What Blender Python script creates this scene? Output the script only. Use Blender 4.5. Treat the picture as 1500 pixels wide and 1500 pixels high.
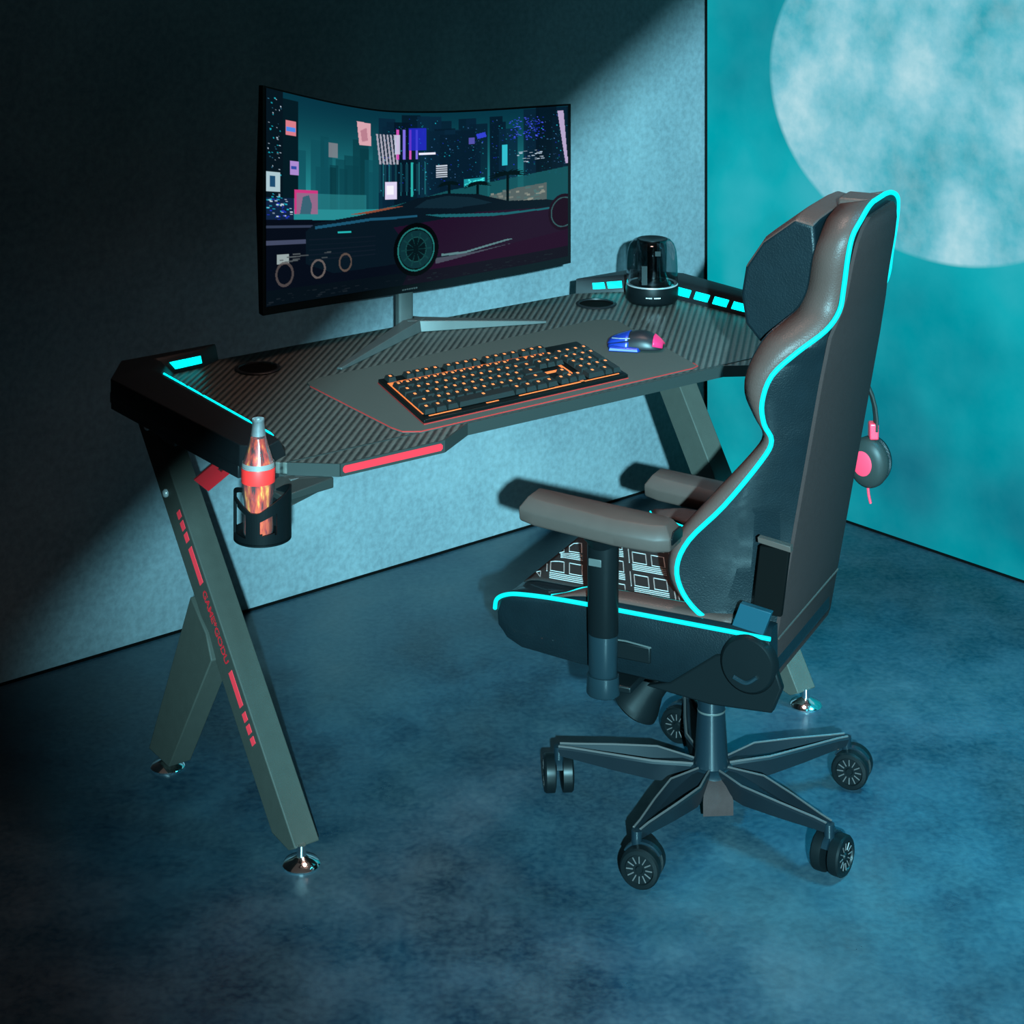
import bpy, bmesh, math, random
from math import sin, cos, pi, radians
from mathutils import Vector, Matrix
import numpy as np
random.seed(7)
for o in list(bpy.data.objects): bpy.data.objects.remove(o)
S = bpy.context.scene
COL = S.collection

# ------------------------------------------------------------------ camera
cam_d = bpy.data.cameras.new('camera'); cam = bpy.data.objects.new('camera', cam_d); COL.objects.link(cam)
cam.location = (0, 0, 2.04); cam.rotation_euler = (pi/2, 0, 0)
cam_d.sensor_width = 36; cam_d.lens = 72; cam_d.shift_y = -0.7; cam_d.clip_start = .05
S.camera = cam
S.view_settings.view_transform = 'Standard'; S.view_settings.look = 'None'
S.view_settings.gamma = 1; S.view_settings.exposure = 0; S.view_settings.use_curve_mapping = False
# ------------------------------------------------------------------ world and lights
W = bpy.data.worlds.new('night'); S.world = W; W.use_nodes = True
W.node_tree.nodes['Background'].inputs[0].default_value = (1, .86, .80, 1)
W.node_tree.nodes['Background'].inputs[1].default_value = .045
def light(name, kind, loc, target, energy, color, **kw):
    d = bpy.data.lights.new(name, kind); d.energy = energy; d.color = color
    for k, v in kw.items(): setattr(d, k, v)
    o = bpy.data.objects.new(name, d); COL.objects.link(o); o.location = loc
    o.rotation_euler = (Vector(target)-Vector(loc)).to_track_quat('-Z', 'Y').to_euler()
    return o
light('added_key_spot', 'SPOT', (.2, -2.0, 2.606), (.75, 4.7, .62), 12800, (.36, .86, 1.0), spot_size=radians(33), spot_blend=.85, shadow_soft_size=.03)  # key spot added behind the viewer, no doorway there
light('added_teal_fill', 'AREA', (1.75, 4.0, 2.4), (1.05, 4.1, .2), 24, (.02, .68, 1.0), shape='SQUARE', size=.6, spread=radians(62))  # added fill, puts teal on the chair back and right floor
light('added_warm_fill', 'AREA', (.25, 4.3, 2.95), (.25, 4.1, 0), 9, (1, .62, .52), shape='SQUARE', size=.5, spread=radians(70))  # added fill, warms upward faces from above, no lamp there

# ------------------------------------------------------------------ helpers
def tag(o, label=None, cat=None, group=None, kind=None):
    if label: o['label'] = label
    if cat: o['category'] = cat
    if group: o['group'] = group
    if kind: o['kind'] = kind
    return o
def empty(name, loc=(0, 0, 0), rz=0, label=None, cat=None, group=None):
    o = bpy.data.objects.new(name, None); COL.objects.link(o); o.location = loc; o.rotation_euler = (0, 0, rz)
    o.empty_display_size = .1
    return tag(o, label, cat, group)
class MB:
    def __init__(s): s.v = []; s.f = []
    def add(s, vs, fs):
        n = len(s.v); s.v += [tuple(v) for v in vs]; s.f += [tuple(i+n for i in f) for f in fs]; return s
    def hexa(s, b, t):      # bottom quad, top quad
        return s.add(list(b)+list(t), [(3,2,1,0),(4,5,6,7),(0,1,5,4),(1,2,6,5),(2,3,7,6),(3,0,4,7)])
    def box(s, x0, x1, y0, y1, z0, z1):
        return s.hexa([(x0,y0,z0),(x1,y0,z0),(x1,y1,z0),(x0,y1,z0)], [(x0,y0,z1),(x1,y0,z1),(x1,y1,z1),(x0,y1,z1)])
    def prism(s, poly, vec):
        n = len(poly); a = [Vector(p) for p in poly]; b = [p+Vector(vec) for p in a]
        fs = [tuple(range(n))[::-1], tuple(range(n, 2*n))] + [(i, (i+1) % n, n+(i+1) % n, n+i) for i in range(n)]
        return s.add(a+b, fs)
    def flat(s, poly, z0, z1): return s.prism([(p[0], p[1], z0) for p in poly], (0, 0, z1-z0))
    def tube(s, pts, r, seg=8, closed=False, cap=True, sq=(1, 1)):
        pts = [Vector(p) for p in pts]; n = len(pts); rs = r if isinstance(r, (list, tuple)) else [r]*n
        up = None; vs = []; fs = []
        for i, p in enumerate(pts):
            if closed: t = pts[(i+1) % n]-pts[i-1]
            else: t = pts[min(i+1, n-1)]-pts[max(i-1, 0)]
            if t.length < 1e-9: t = Vector((0, 0, 1))
            t.normalize()
            if up is None:
                up = Vector((0, 0, 1)) if abs(t.z) < .9 else Vector((1, 0, 0))
            up = (up-t*up.dot(t)).normalized(); b = t.cross(up)
            for k in range(seg):
                a = 2*pi*k/seg; vs.append(p+up*(cos(a)*rs[i]*sq[0])+b*(sin(a)*rs[i]*sq[1]))
        m = n if closed else n-1
        for i in range(m):
            for k in range(seg):
                a = i*seg+k; b2 = i*seg+(k+1) % seg; c = ((i+1) % n)*seg+(k+1) % seg; d = ((i+1) % n)*seg+k
                fs.append((a, b2, c, d))
        if cap and not closed:
            fs.append(tuple(range(seg))[::-1]); fs.append(tuple((n-1)*seg+k for k in range(seg)))
        return s.add(vs, fs)
    def lathe(s, prof, c=(0, 0, 0), axis=(0, 0, 1), seg=40, rf=None, caps=(True, True)):
        ax = Vector(axis).normalized(); q = Vector((0, 0, 1)).rotation_difference(ax); c = Vector(c); vs = []; fs = []
        for (r, z) in prof:
            for k in range(seg):
                a = 2*pi*k/seg; rr = r*(rf(a, z) if rf else 1)
                vs.append(c+q @ Vector((rr*cos(a), rr*sin(a), z)))
        n = len(prof)
        for i in range(n-1):
            for k in range(seg):
                fs.append((i*seg+k, i*seg+(k+1) % seg, (i+1)*seg+(k+1) % seg, (i+1)*seg+k))
        if caps[0]: fs.append(tuple(range(seg))[::-1])
        if caps[1]: fs.append(tuple((n-1)*seg+k for k in range(seg)))
        return s.add(vs, fs)
    def rings(s, rings, caps=True):
        n = len(rings[0]); m = len(rings); vs = [p for r in rings for p in r]; fs = []
        for i in range(m-1):
            for k in range(n): fs.append((i*n+k, i*n+(k+1) % n, (i+1)*n+(k+1) % n, (i+1)*n+k))
        if caps: fs.append(tuple(range(n))[::-1]); fs.append(tuple((m-1)*n+k for k in range(n)))
        return s.add(vs, fs)
    def build(s, name, mat, parent=None, smooth=0, bevel=0, seg=2, subsurf=0, label=None):
        me = bpy.data.meshes.new(name); me.from_pydata(s.v, [], s.f); me.update()
        bm = bmesh.new(); bm.from_mesh(me); bmesh.ops.recalc_face_normals(bm, faces=bm.faces); bm.to_mesh(me); bm.free()
        if smooth or subsurf:
            for p in me.polygons: p.use_smooth = True
            if smooth: me.set_sharp_from_angle(angle=radians(smooth))
        me.materials.append(mat)
        o = bpy.data.objects.new(name, me); COL.objects.link(o)
        if parent: o.parent = parent
        if bevel:
            b = o.modifiers.new('bevel', 'BEVEL'); b.width = bevel; b.segments = seg; b.limit_method = 'ANGLE'; b.angle_limit = radians(35)
            for p in me.polygons: p.use_smooth = True
            me.set_sharp_from_angle(angle=radians(50))
        if subsurf:
            m = o.modifiers.new('sub', 'SUBSURF'); m.levels = subsurf; m.render_levels = subsurf
        if label: o['label'] = label
        return o
def smoothpath(pts, k=6, closed=False):
    P = [Vector(p) for p in pts]; n = len(P); out = []
    for i in range(n if closed else n-1):
        g = (lambda j: P[j % n]) if closed else (lambda j: P[max(0, min(n-1, j))])
        a, b, c, d = g(i-1), g(i), g(i+1), g(i+2)
        for t in range(k):
            u = t/k; out.append(.5*((2*b)+(c-a)*u+(2*a-5*b+4*c-d)*u*u+(3*b-a-3*c+d)*u**3))
    if not closed: out.append(P[-1])
    return out

# ------------------------------------------------------------------ materials
MATS = {}
def mat(name, col=(.5, .5, .5), rough=.5, metal=0, emit=None, estr=0, trans=0, noise=0, nscale=20, bump=0, bscale=200, spec=.5, coat=0, sheen=0):
    m = bpy.data.materials.new(name); m.use_nodes = True; nt = m.node_tree; b = nt.nodes['Principled BSDF']
    b.inputs['Base Color'].default_value = (*col, 1); b.inputs['Roughness'].default_value = rough; b.inputs['Metallic'].default_value = metal
    b.inputs['Specular IOR Level'].default_value = spec; b.inputs['Transmission Weight'].default_value = trans
    b.inputs['Coat Weight'].default_value = coat
    if emit: b.inputs['Emission Color'].default_value = (*emit, 1); b.inputs['Emission Strength'].default_value = estr
    tc = nt.nodes.new('ShaderNodeTexCoord')
    if noise:
        n = nt.nodes.new('ShaderNodeTexNoise'); n.inputs['Scale'].default_value = nscale; n.inputs['Detail'].default_value = 4
        nt.links.new(tc.outputs['Object'], n.inputs['Vector'])
        mx = nt.nodes.new('ShaderNodeMix'); mx.data_type = 'RGBA'
        mx.inputs[6].default_value = (*[c*(1-noise) for c in col], 1); mx.inputs[7].default_value = (*[min(1, c*(1+noise)) for c in col], 1)
        nt.links.new(n.outputs['Fac'], mx.inputs[0]); nt.links.new(mx.outputs[2], b.inputs['Base Color'])
    if bump:
        n = nt.nodes.new('ShaderNodeTexNoise'); n.inputs['Scale'].default_value = bscale; n.inputs['Detail'].default_value = 3
        nt.links.new(tc.outputs['Object'], n.inputs['Vector'])
        bp = nt.nodes.new('ShaderNodeBump'); bp.inputs['Strength'].default_value = bump; bp.inputs['Distance'].default_value = .002
        nt.links.new(n.outputs['Fac'], bp.inputs['Height']); nt.links.new(bp.outputs[0], b.inputs['Normal'])
    MATS[name] = m; return m
class NT:
    def __init__(s, m): s.nt = m.node_tree; s.b = s.nt.nodes['Principled BSDF']
    def n(s, t, **kw):
        x = s.nt.nodes.new(t)
        for k, v in kw.items():
            if hasattr(x, k): setattr(x, k, v)
        return x
    def l(s, a, b): s.nt.links.new(a, b)
    def noise(s, vec, scale, detail=5, rough=.55):
        x = s.n('ShaderNodeTexNoise'); x.inputs['Scale'].default_value = scale; x.inputs['Detail'].default_value = detail; x.inputs['Roughness'].default_value = rough
        s.l(vec, x.inputs['Vector']); return x.outputs['Fac']
    def ramp(s, fac, stops):
        r = s.n('ShaderNodeValToRGB'); e = r.color_ramp.elements
        while len(e) < len(stops): e.new(.5)
        for el, (p, c) in zip(e, stops): el.position = p; el.color = (*c, 1) if len(c) == 3 else c
        s.l(fac, r.inputs[0]); return r.outputs[0]
    def mix(s, fac, a, b, mode='MIX'):
        x = s.n('ShaderNodeMix'); x.data_type = 'RGBA'; x.blend_type = mode
        for v, i in ((fac, 0), (a, 6), (b, 7)):
            if isinstance(v, (int, float)): x.inputs[i].default_value = v
            elif isinstance(v, tuple): x.inputs[i].default_value = (*v, 1)
            else: s.l(v, x.inputs[i])
        return x.outputs[2]
    def math(s, op, a, b=0, c=0):
        x = s.n('ShaderNodeMath'); x.operation = op
        for v, i in ((a, 0), (b, 1), (c, 2)):
            if isinstance(v, (int, float)): x.inputs[i].default_value = v
            else: s.l(v, x.inputs[i])
        return x.outputs[0]
M_black = mat('black_painted_metal', (.005, .006, .007), .45, spec=.22, noise=.2, nscale=60)
M_blackpl = mat('black_plastic', (.002, .003, .0035), .4, spec=.12)
M_dark = mat('dark_cavity', (.001, .001, .001), .8, spec=.04)
M_leg = mat('charcoal_powder_coated_steel', (.034, .034, .029), .55, spec=.12, noise=.12, nscale=40, bump=.25, bscale=700)
M_edge = mat('dark_edge_band', (.017, .019, .018), .45, spec=.15)
M_chrome = mat('polished_chrome', (.85, .86, .86), .12, metal=1)
M_grey = mat('brushed_grey_metal', (.042, .045, .044), .45, spec=.25, metal=.15, noise=.15, nscale=30)
M_cyan = mat('cyan_light_strip', (0, .02, .025), .6, spec=.1, emit=(0, .90, .95), estr=1.1)
M_cyanled = mat('cyan_led_window', (0, .02, .025), .6, spec=.1, emit=(0, .92, 1.0), estr=2.2)
M_redled = mat('red_light_bar', (.1, .005, .008), .6, spec=.1, emit=(1, .06, .10), estr=.9)
M_reddecal = mat('red_decal_paint', (.85, .03, .045), .5)
M_redbr = mat('red_bracket_steel', (.42, .008, .012), .4)
M_leather = mat('black_leather', (.0025, .005, .0065), .38, spec=.13, noise=.25, nscale=25, bump=.35, bscale=350, coat=.15)
M_rim = mat('grey_brown_matte_leather', (.042, .023, .020), .42, spec=.13, noise=.15, nscale=20, bump=.3, bscale=350)
M_shell = mat('charcoal_back_fabric', (.024, .014, .0135), .8, spec=.04, noise=.15, nscale=90, bump=.3, bscale=500)
M_seatfab = mat('dark_grey_seat_fabric', (.010, .009, .009), .85, spec=.1, noise=.4, nscale=300)
M_white = mat('white_stitching', (.20, .19, .185), .8, spec=.1)
M_armpad = mat('grey_brown_soft_plastic', (.036, .023, .020), .5, spec=.12, noise=.08, nscale=60)
M_key = mat('charcoal_keycap', (.009, .011, .011), .4, spec=.16)
M_kbase = mat('keyboard_black_base', (.002, .003, .003), .4, spec=.1)
M_orange = mat('orange_backlight', (.3, .08, .02), .5, emit=(1, .17, .03), estr=.8)
M_legend = mat('orange_key_legend', (.5, .12, .03), .5, emit=(1, .25, .08), estr=.8)
M_pad = mat('slate_mouse_mat_cloth', (.040, .044, .040), .9, spec=.05, noise=.06, nscale=150)
M_padedge = mat('salmon_stitched_mat_edge', (.25, .018, .016), .8, spec=.05)
M_silver = mat('silver_ring', (.6, .62, .63), .3, metal=.8)
M_bolt = mat('bright_bolt_steel', (.55, .56, .56), .25, metal=.5)
M_blue = mat('glossy_blue_shell', (.003, .015, .13), .35, coat=.1, emit=(0, .05, .6), estr=.12)
M_pink = mat('pink_glow_strip', (.2, .01, .05), .4, spec=.2, emit=(1, .03, .20), estr=.5)
M_label = mat('red_bottle_label', (.75, .02, .018), .4)
M_label2 = mat('grey_white_label_band', (.16, .14, .135), .5)
M_redcup = mat('red_headset_plastic', (.75, .03, .06), .35)

# carbon pattern desk top
M_desk = mat('ribbed_carbon_laminate', (.1, .12, .12), .42, spec=.18)
t = NT(M_desk); tc = t.n('ShaderNodeTexCoord'); mp = t.n('ShaderNodeMapping'); mp.inputs['Rotation'].default_value = (0, 0, radians(46))
t.l(tc.outputs['Object'], mp.inputs['Vector'])
wv = t.n('ShaderNodeTexWave'); wv.wave_type = 'BANDS'; wv.bands_direction = 'X'; wv.inputs['Scale'].default_value = 21; wv.inputs['Distortion'].default_value = 0
t.l(mp.outputs[0], wv.inputs['Vector'])
c = t.ramp(wv.outputs['Fac'], [(.2, (.006, .007, .007)), (.55, (.050, .052, .047)), (.9, (.060, .062, .056))])
n2 = t.noise(tc.outputs['Object'], 130, 2)
c = t.mix(.25, c, t.ramp(n2, [(.3, (.014, .015, .015)), (.7, (.085, .09, .082))]))
t.l(c, t.b.inputs['Base Color'])
bp = t.n('ShaderNodeBump'); bp.inputs['Strength'].default_value = .6; bp.inputs['Distance'].default_value = .002
t.l(wv.outputs['Fac'], bp.inputs['Height']); t.l(bp.outputs[0], t.b.inputs['Normal'])

# plaster wall
M_wall = mat('grey_plaster', (.4, .4, .4), .85)
t = NT(M_wall); tc = t.n('ShaderNodeTexCoord')
a = t.noise(tc.outputs['Object'], 2.2, 8, .62); b_ = t.noise(tc.outputs['Object'], 60, 5, .6)
c = t.ramp(a, [(.32, (.062, .080, .092)), (.5, (.090, .115, .128)), (.68, (.13, .16, .172))])
c = t.mix(.35, c, t.ramp(b_, [(.35, (.058, .075, .085)), (.65, (.14, .18, .20))]))
t.l(c, t.b.inputs['Base Color'])
bp = t.n('ShaderNodeBump'); bp.inputs['Strength'].default_value = .2; bp.inputs['Distance'].default_value = .003
t.l(b_, bp.inputs['Height']); t.l(bp.outputs[0], t.b.inputs['Normal'])

# stained floor
M_floor = mat('stained_polished_concrete', (.2, .2, .2), .5)
t = NT(M_floor); tc = t.n('ShaderNodeTexCoord')
mp = t.n('ShaderNodeMapping'); mp.inputs['Scale'].default_value = (.9, .55, 1); mp.inputs['Location'].default_value = (5.3, 2.4, 0); mp.inputs['Rotation'].default_value = (0, 0, radians(20))
t.l(tc.outputs['Object'], mp.inputs['Vector'])
big = t.noise(mp.outputs[0], 2.3, 6, .6); mid = t.noise(tc.outputs['Object'], 7, 7, .6); fine = t.noise(tc.outputs['Object'], 70, 5, .65)
c = t.ramp(big, [(.38, (.0005, .005, .011)), (.46, (.0015, .014, .027)), (.53, (.006, .030, .048)), (.60, (.020, .046, .060)), (.70, (.042, .058, .066))])
c = t.mix(.42, c, t.ramp(mid, [(.36, (.001, .007, .014)), (.64, (.026, .046, .058))]))
c = t.mix(.28, c, t.ramp(fine, [(.38, (.001, .008, .016)), (.62, (.036, .054, .062))]))
t.l(c, t.b.inputs['Base Color'])
t.l(t.math('MULTIPLY_ADD', mid, .5, .12), t.b.inputs['Roughness'])
bp = t.n('ShaderNodeBump'); bp.inputs['Strength'].default_value = .12; bp.inputs['Distance'].default_value = .004
t.l(mid, bp.inputs['Height']); t.l(bp.outputs[0], t.b.inputs['Normal'])

# moon mural, glow added to brighten wall and floor (object coords: x along the wall, z up)
M_mural = mat('moon_mural_added_glow', (.0, .004, .005), 1.0, spec=0)
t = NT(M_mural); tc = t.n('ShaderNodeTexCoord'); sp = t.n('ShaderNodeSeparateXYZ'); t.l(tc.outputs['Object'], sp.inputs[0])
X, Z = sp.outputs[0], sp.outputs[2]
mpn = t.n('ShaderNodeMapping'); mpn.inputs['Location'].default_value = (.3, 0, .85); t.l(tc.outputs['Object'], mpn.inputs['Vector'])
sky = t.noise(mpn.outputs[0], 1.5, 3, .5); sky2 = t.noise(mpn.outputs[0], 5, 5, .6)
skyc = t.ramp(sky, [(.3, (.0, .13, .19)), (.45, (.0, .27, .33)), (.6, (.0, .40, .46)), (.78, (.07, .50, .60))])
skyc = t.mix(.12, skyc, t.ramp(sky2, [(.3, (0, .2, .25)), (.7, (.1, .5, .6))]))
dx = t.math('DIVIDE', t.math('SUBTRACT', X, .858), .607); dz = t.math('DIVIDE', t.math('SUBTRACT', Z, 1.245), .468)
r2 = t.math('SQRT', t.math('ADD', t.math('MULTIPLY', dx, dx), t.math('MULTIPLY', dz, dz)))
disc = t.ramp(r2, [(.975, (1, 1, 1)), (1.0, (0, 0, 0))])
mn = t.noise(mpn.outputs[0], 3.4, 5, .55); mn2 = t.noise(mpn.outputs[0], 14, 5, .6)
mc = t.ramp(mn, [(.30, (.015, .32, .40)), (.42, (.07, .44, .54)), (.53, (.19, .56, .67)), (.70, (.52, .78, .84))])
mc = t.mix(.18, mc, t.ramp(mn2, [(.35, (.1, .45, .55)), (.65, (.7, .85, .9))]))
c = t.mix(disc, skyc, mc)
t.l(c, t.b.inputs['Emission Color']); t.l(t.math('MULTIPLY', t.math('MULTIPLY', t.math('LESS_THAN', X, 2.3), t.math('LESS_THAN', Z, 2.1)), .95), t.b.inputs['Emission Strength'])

# ------------------------------------------------------------------ room shell
corner = Vector((.583, 6.157, 0)); ld = Vector((-.7682, -.6402, 0)).normalized(); rd = Vector((.6591, -.7521, 0)).normalized()
H = 3.0
def wall(name, d, L, thick_dir, m, label):
    o = empty('tmp'); bpy.data.objects.remove(o)
    ang = math.atan2(d.y, d.x)
    mb = MB(); s = thick_dir
    y0, y1 = (0, .1*s) if s > 0 else (.1*s, 0)
    mb.box(0, L, y0, y1, 0, H)
    w = mb.build(name, m); w.location = corner; w.rotation_euler = (0, 0, ang); tag(w, label, kind='structure'); return w
wall('wall_left', ld, 6.5, -1, M_wall, 'grey plaster wall behind the desk')
wall('wall_right', rd, 6.5, 1, M_mural, 'wall mural of a full moon in teal sky, with added glow')
f = MB().box(-6, 6.5, -4.5, 7.5, -.1, 0).build('floor', M_floor); tag(f, 'stained dark blue concrete floor', kind='structure')
# unseen blocker added behind the viewer: its slanting edge shades the upper left of the room
yq = -.15
def ez(x): return 2.04+.93*x-.19*yq
fw = MB().prism([(-4.5, yq, .0), (-2.15, yq, 0), (-2.15, yq, ez(-2.15)), (1.2, yq, ez(1.2)), (1.2, yq, 3.6), (-4.5, yq, 3.6)], (0, -.02, 0)).build('unseen_light_blocker', M_wall)
tag(fw, 'added unseen light blocker with slanting edge', kind='structure')
# black junction trims
tr = MB().box(0, 6.4, -.001, .006, 0, .007)
def trim(name, d, ang_sign, mb):
    o = mb.build(name, M_dark); o.location = corner; o.rotation_euler = (0, 0, math.atan2(d.y, d.x)); tag(o, 'thin black joint strip', kind='structure'); return o
trim('baseboard_left', ld, 1, MB().box(.004, 6.4, .0, .006, .0, .005))
trim('baseboard_right', rd, 1, MB().box(.004, 6.4, -.006, .0, .0, .005))
mid_dir = (ld+rd).normalized()
c3 = MB().box(-.004, .004, -.004, .004, 0, H).build('trim_corner', M_dark); c3.location = corner+mid_dir*.004; tag(c3, 'thin black corner strip', kind='structure')

# ------------------------------------------------------------------ desk (local x along its front, y away)
DO = Vector((-.4114, 3.8931, 0)); DR = radians(36.6)
desk = empty('gaming_desk', DO, DR, 'black carbon-pattern gaming desk with cyan lit corner panels and K-shaped grey legs', 'desk')
top_out = [(.02,.065),(.097,-.003),(.340,-.003),(.441,.060),(1.149,.060),(1.25,-.003),(1.49,-.003),(1.565,.065),(1.57,.68),(1.49,.79),(.02,.79),(-.05,.70),(-.05,.14)]
MB().flat(top_out, .7275, .75).build('desktop', M_desk, desk, bevel=.002)
def offs(p, d):   # inset list of points toward centre
    cx, cy = .77, .42
    return [(x+(cx-x)*d, y+(cy-y)*d) for x, y in p]
# edge band: ring slightly proud of the top
def band(poly, z0, z1, th):
    mb = MB(); n = len(poly)
    for i in range(n):
        a = Vector((*poly[i], 0)); b = Vector((*poly[(i+1) % n], 0)); d = (b-a).normalized(); nn = Vector((d.y, -d.x, 0))*th
        mb.hexa([a+Vector((0,0,z0)), b+Vector((0,0,z0)), b+nn+Vector((0,0,z0)), a+nn+Vector((0,0,z0))],
                [a+Vector((0,0,z1)), b+Vector((0,0,z1)), b+nn+Vector((0,0,z1)), a+nn+Vector((0,0,z1))])
    return mb
band(top_out[:8], .7265, .7515, .003).build('edge_band', M_edge, desk)
# side caps
def cap(poly_out, poly_in, name, label):
    # poly_out / poly_in: matching points from front end to rear end
    mb = MB(); rings = []
    for (o, i) in zip(poly_out, poly_in):
        o = Vector((*o, 0)); i = Vector((*i, 0)); d = (i-o)
        rings.append([o+Vector((0,0,.742)), o+Vector((0,0,.785)), o+d*.62+Vector((0,0,.787)), o+d*.75+Vector((0,0,.780)), i+Vector((0,0,.7505)), i+Vector((0,0,.742))])
    mb.rings(rings); return mb.build(name, M_black, desk, bevel=.002, label=label)
LO = [(-.02,.075),(-.055,.12),(-.058,.68),(.022,.795),(.205,.797),(.243,.797)]
LI = [(.04,.105),(.064,.15),(.098,.70),(.125,.742),(.205,.752),(.262,.786)]
capL = cap(LO, LI, 'corner_cap', 'black left corner cap with cyan light strips')
def mir(p): return [(1.605-x if x < .02 else 1.59-x, y) for x, y in p]
RO = [(1.575,.10),(1.585,.12),(1.578,.68),(1.50,.795),(1.38,.797),(1.315,.797)]
RI = [(1.53,.105),(1.51,.15),(1.468,.62),(1.43,.720),(1.38,.748),(1.300,.786)]
capR = cap(RO, RI, 'corner_cap', 'black right corner cap with cyan light windows')
def led(capo, o0, i0, o1, i1, t0, t1, lo=.80, hi=.93, m=M_cyanled, lift=.004):
    # a lit window on the inner slope of a cap, between two stations
    def pt(t, s):
        o = Vector((*o0, 0)).lerp(Vector((*o1, 0)), t); i = Vector((*i0, 0)).lerp(Vector((*i1, 0)), t); d = i-o
        k = (s-.75)/.25; return o+d*s+Vector((0, 0, .780+(.7505-.780)*k))
    q = [pt(t0, lo), pt(t1, lo), pt(t1, hi), pt(t0, hi)]
    nrm = (q[1]-q[0]).cross(q[3]-q[0]).normalized()
    if nrm.z < 0: nrm = -nrm
    MB().prism([p-nrm*.001 for p in q], nrm*lift).build('light_window', m, capo)
for a in (0.13, .265, .40, .535, .67, .805):
    led(capR, RO[2], RI[2], RO[1], RI[1], a-.07, a-.07+.098)
led(capR, RO[2], RI[2], RO[3], RI[3], .25, .75)
led(capR, RO[4], RI[4], RO[3], RI[3], .02, .62)
led(capR, RO[5], RI[5], RO[4], RI[4], .55, .92)
led(capL, LO[3], LI[3], LO[4], LI[4], .16, .54); led(capL, LO[3], LI[3], LO[4], LI[4], .57, .95)
# thin cyan line along the crest of the left cap
for (a, b) in ((.06,.09),(.11,.14),(.16,.19),(.21,.24),(.28,.38),(.42,.80),(.83,.97)):
    led(capL, LO[2], LI[2], LO[1], LI[1], a, b, lo=.75, hi=.82, lift=.0045)
# red light bars in the front edge
for (a, b) in ((.102, .335), (1.255, 1.485)):
    MB().prism([(a+.004,-.0075,.7325),(b-.004,-.0075,.7325),(b,-.0075,.7365),(b,-.0075,.7425),(b-.004,-.0075,.7465),(a+.004,-.0075,.7465),(a,-.0075,.7425),(a,-.0075,.7365)], (0,.004,0)).build('red_light_bar', M_redled, desk)
# grommets
for gx in (.295, 1.273):
    g = MB().lathe([(.046,.7495),(.050,.7495),(.052,.7525),(.050,.7545),(.044,.7545),(.043,.7515),(.046,.7495)], (gx, .666, 0), caps=(False, False)).build('cable_grommet', M_black, desk, smooth=50)
    MB().lathe([(.0435,.7502),(.0435,.7512)], (gx, .666, 0)).build('grommet_opening', M_dark, g)
# under-frame
MB().box(-.02, .03, .08, .75, .703, .7275).build('side_beam', M_black, desk, bevel=.002)
MB().box(1.255, 1.305, .08, .75, .703, .7275).build('side_beam', M_black, desk, bevel=.002)
MB().prism([(-.052,.13,.716),(-.052,.69,.716),(-.005,.765,.716),(-.005,.13,.716)], (0,0,.0275)).build('side_skirt', M_black, desk, bevel=.002)
MB().box(.035, 1.25, .40, .44, .690, .7275).build('cross_beam', M_leg, desk, bevel=.002)
MB().box(.01, .05, .035, .09, .700, .7275).build('beam_end', M_grey, desk, bevel=.001)
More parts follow.
